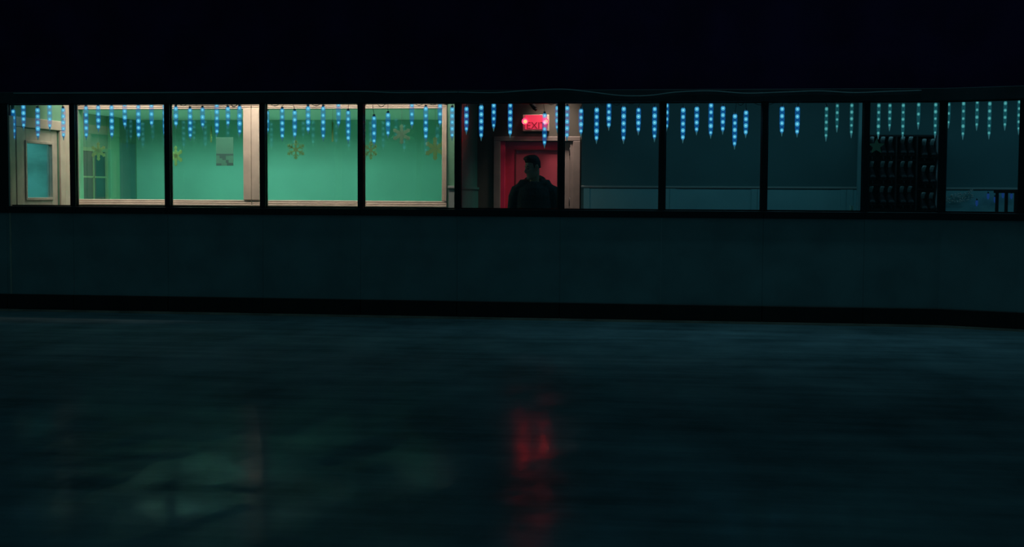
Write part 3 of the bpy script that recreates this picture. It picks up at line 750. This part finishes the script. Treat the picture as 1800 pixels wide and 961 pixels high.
# neck, torso, legs
body.tube([(0, .030, 1.38), (-.002, .026, 1.45), H(0, .034, .055)], [.062, .051, .046], 16)
body.tube([(0, .03, .86), (0, .03, 1.0), (0, .035, 1.2), (0, .03, 1.32), (0, .025, 1.40)], [(.155, .11), (.14, .10), (.165, .115), (.16, .105), (.08, .06)], 20, (1, 0, 0))
for s in (-1, 1):
    body.tube([(s * .16, .03, 1.335), (s * .215, .03, 1.20), (s * .225, .04, 1.08), (s * .225, .0, .94), (s * .220, -.03, .84)], [.052, .048, .042, .036, .027], 12)
    body.tube([(s * .085, .03, .92), (s * .09, .02, .70), (s * .095, .02, .49), (s * .10, .035, .30), (s * .10, .045, .09)], [.092, .08, .055, .052, .036], 14)
    body.tube([(s * .10, .06, .05), (s * .102, -.02, .045), (s * .105, -.12, .03)], [.036, .038, .026], 10)
    # palm, fingers, thumb
    body.tube([(s * .220, -.03, .85), (s * .219, -.045, .80), (s * .216, -.055, .755)], [(.016, .026), (.016, .040), (.014, .038)], 12, (1, 0, 0))
    for k, (dy, ln) in enumerate(((-.030, .066), (-.010, .076), (.011, .071), (.030, .056))):
        y0 = -.055 + dy
        body.tube([(s * .216, y0, .765), (s * .214, y0 - .004, .762 - ln * .45), (s * .206, y0 - .006, .762 - ln * .78), (s * .194, y0 - .006, .762 - ln)], [.0095, .0090, .0083, .007], 8)
    body.tube([(s * .217, -.068, .825), (s * .210, -.094, .795), (s * .203, -.100, .765), (s * .198, -.098, .745)], [.011, .0105, .0095, .008], 8)
rem(body, 'body', m_skin, .006, pe_, 3)
for s in (-1, 1):
    MB().ball(H(s * .031, -.077, .082), .012, n=10, m_=8).build('eye', m_eye, pe_)
    MB().tube([H(s * .014, -.0935, .106), H(s * .034, -.0885, .112), H(s * .056, -.069, .106)], [.003, .0045, .003], 6).build('eyebrow', m_hair, pe_)
# hair: short sides, fuller quiff brushed up over the forehead
hr = MB()
hr.loft([headring(*q) for q in ((.070, .040, .073, .018, .068), (.100, .030, .0785, .040, .080), (.130, .018, .081, .078, .094), (.152, .008, .082, .098, .100), (.178, .004, .078, .098, .094), (.200, .000, .066, .084, .080), (.216, -.006, .046, .062, .058), (.223, -.01, .016, .026, .022))])
for k in range(9):
    x = -.048 + .012 * k
    hr.tube([H(x * .9, -.045, .190), H(x, -.064, .198), H(x * 1.0, -.078, .190 + .005 * (k % 2)), H(x * 1.0, -.084, .176)], [.022, .018, .012, .006], 8)
for s in (-1, 1): hr.tube([H(s * .075, -.012, .125), H(s * .075, -.010, .095), H(s * .073, -.008, .075)], [.010, .008, .004], 8)
rem(hr, 'hair', m_hair, .006, pe_, 2)
# hooded sweatshirt
ho = MB()
ho.tube([(0, .03, .84), (0, .03, .88), (0, .03, 1.0), (.0, .03, 1.15), (0, .032, 1.28), (0, .032, 1.36), (0, .032, 1.405), (0, .032, 1.43)],
        [(.185, .135), (.195, .145), (.200, .148), (.205, .150), (.210, .145), (.185, .122), (.120, .092), (.076, .070)], 28, (1, 0, 0))
for s in (-1, 1):
    ho.tube([(s * .06, .03, 1.395), (s * .13, .03, 1.385), (s * .185, .032, 1.335), (s * .218, .034, 1.26), (s * .232, .038, 1.16), (s * .236, .042, 1.07), (s * .232, .015, .97), (s * .224, -.018, .885), (s * .221, -.028, .858)],
            [.068, .076, .078, .073, .066, .062, .057, .050, .044], 16)
# hood bunched round the neck and lying on the upper back
ring = []
for k in range(21):
    t = math.pi * (-.30 + 1.60 * k / 20)
    ring.append((.094 * math.cos(t), .044 + .092 * math.sin(t), 1.432 + .034 * math.sin(t)))
ho.tube(ring, [.018 + .026 * math.sin(math.pi * k / 20) for k in range(21)], 12)
ho.ball((0, .125, 1.40), .115, .055, .085, n=16, m_=10)
# kangaroo pocket fold
ho.tube([(-.12, -.112, .99), (0, -.122, .985), (.12, -.112, .99)], [.012, .02, .012], 8)
rem(ho, 'hoodie', m_hoodie, .009, pe_, 3)
for s in (-1, 1):
    MB().tube([(s * .032, -.062, 1.435), (s * .036, -.100, 1.38), (s * .037, -.124, 1.29), (s * .036, -.127, 1.24)], .004, 6).build('drawstring', m_hoodie, pe_)
tr = MB()
tr.tube([(0, .03, .74), (0, .03, .84), (0, .03, .90)], [(.165, .118), (.172, .122), (.165, .115)], 20, (1, 0, 0))
for s in (-1, 1):
    tr.tube([(s * .082, .03, .84), (s * .09, .02, .68), (s * .096, .02, .48), (s * .10, .034, .28), (s * .10, .04, .07)], [.096, .092, .072, .066, .062], 16)
rem(tr, 'trousers', m_trouser, .010, pe_, 3)
for s in (-1, 1):
    sh = MB()
    sh.tube([(s * .10, .095, .045), (s * .10, .04, .055), (s * .102, -.04, .05), (s * .105, -.115, .036), (s * .106, -.150, .030)], [(.036, .040), (.044, .050), (.046, .044), (.045, .032), (.028, .022)], 14, (1, 0, 0))
    sh.build('shoe', m_shoe, pe_)
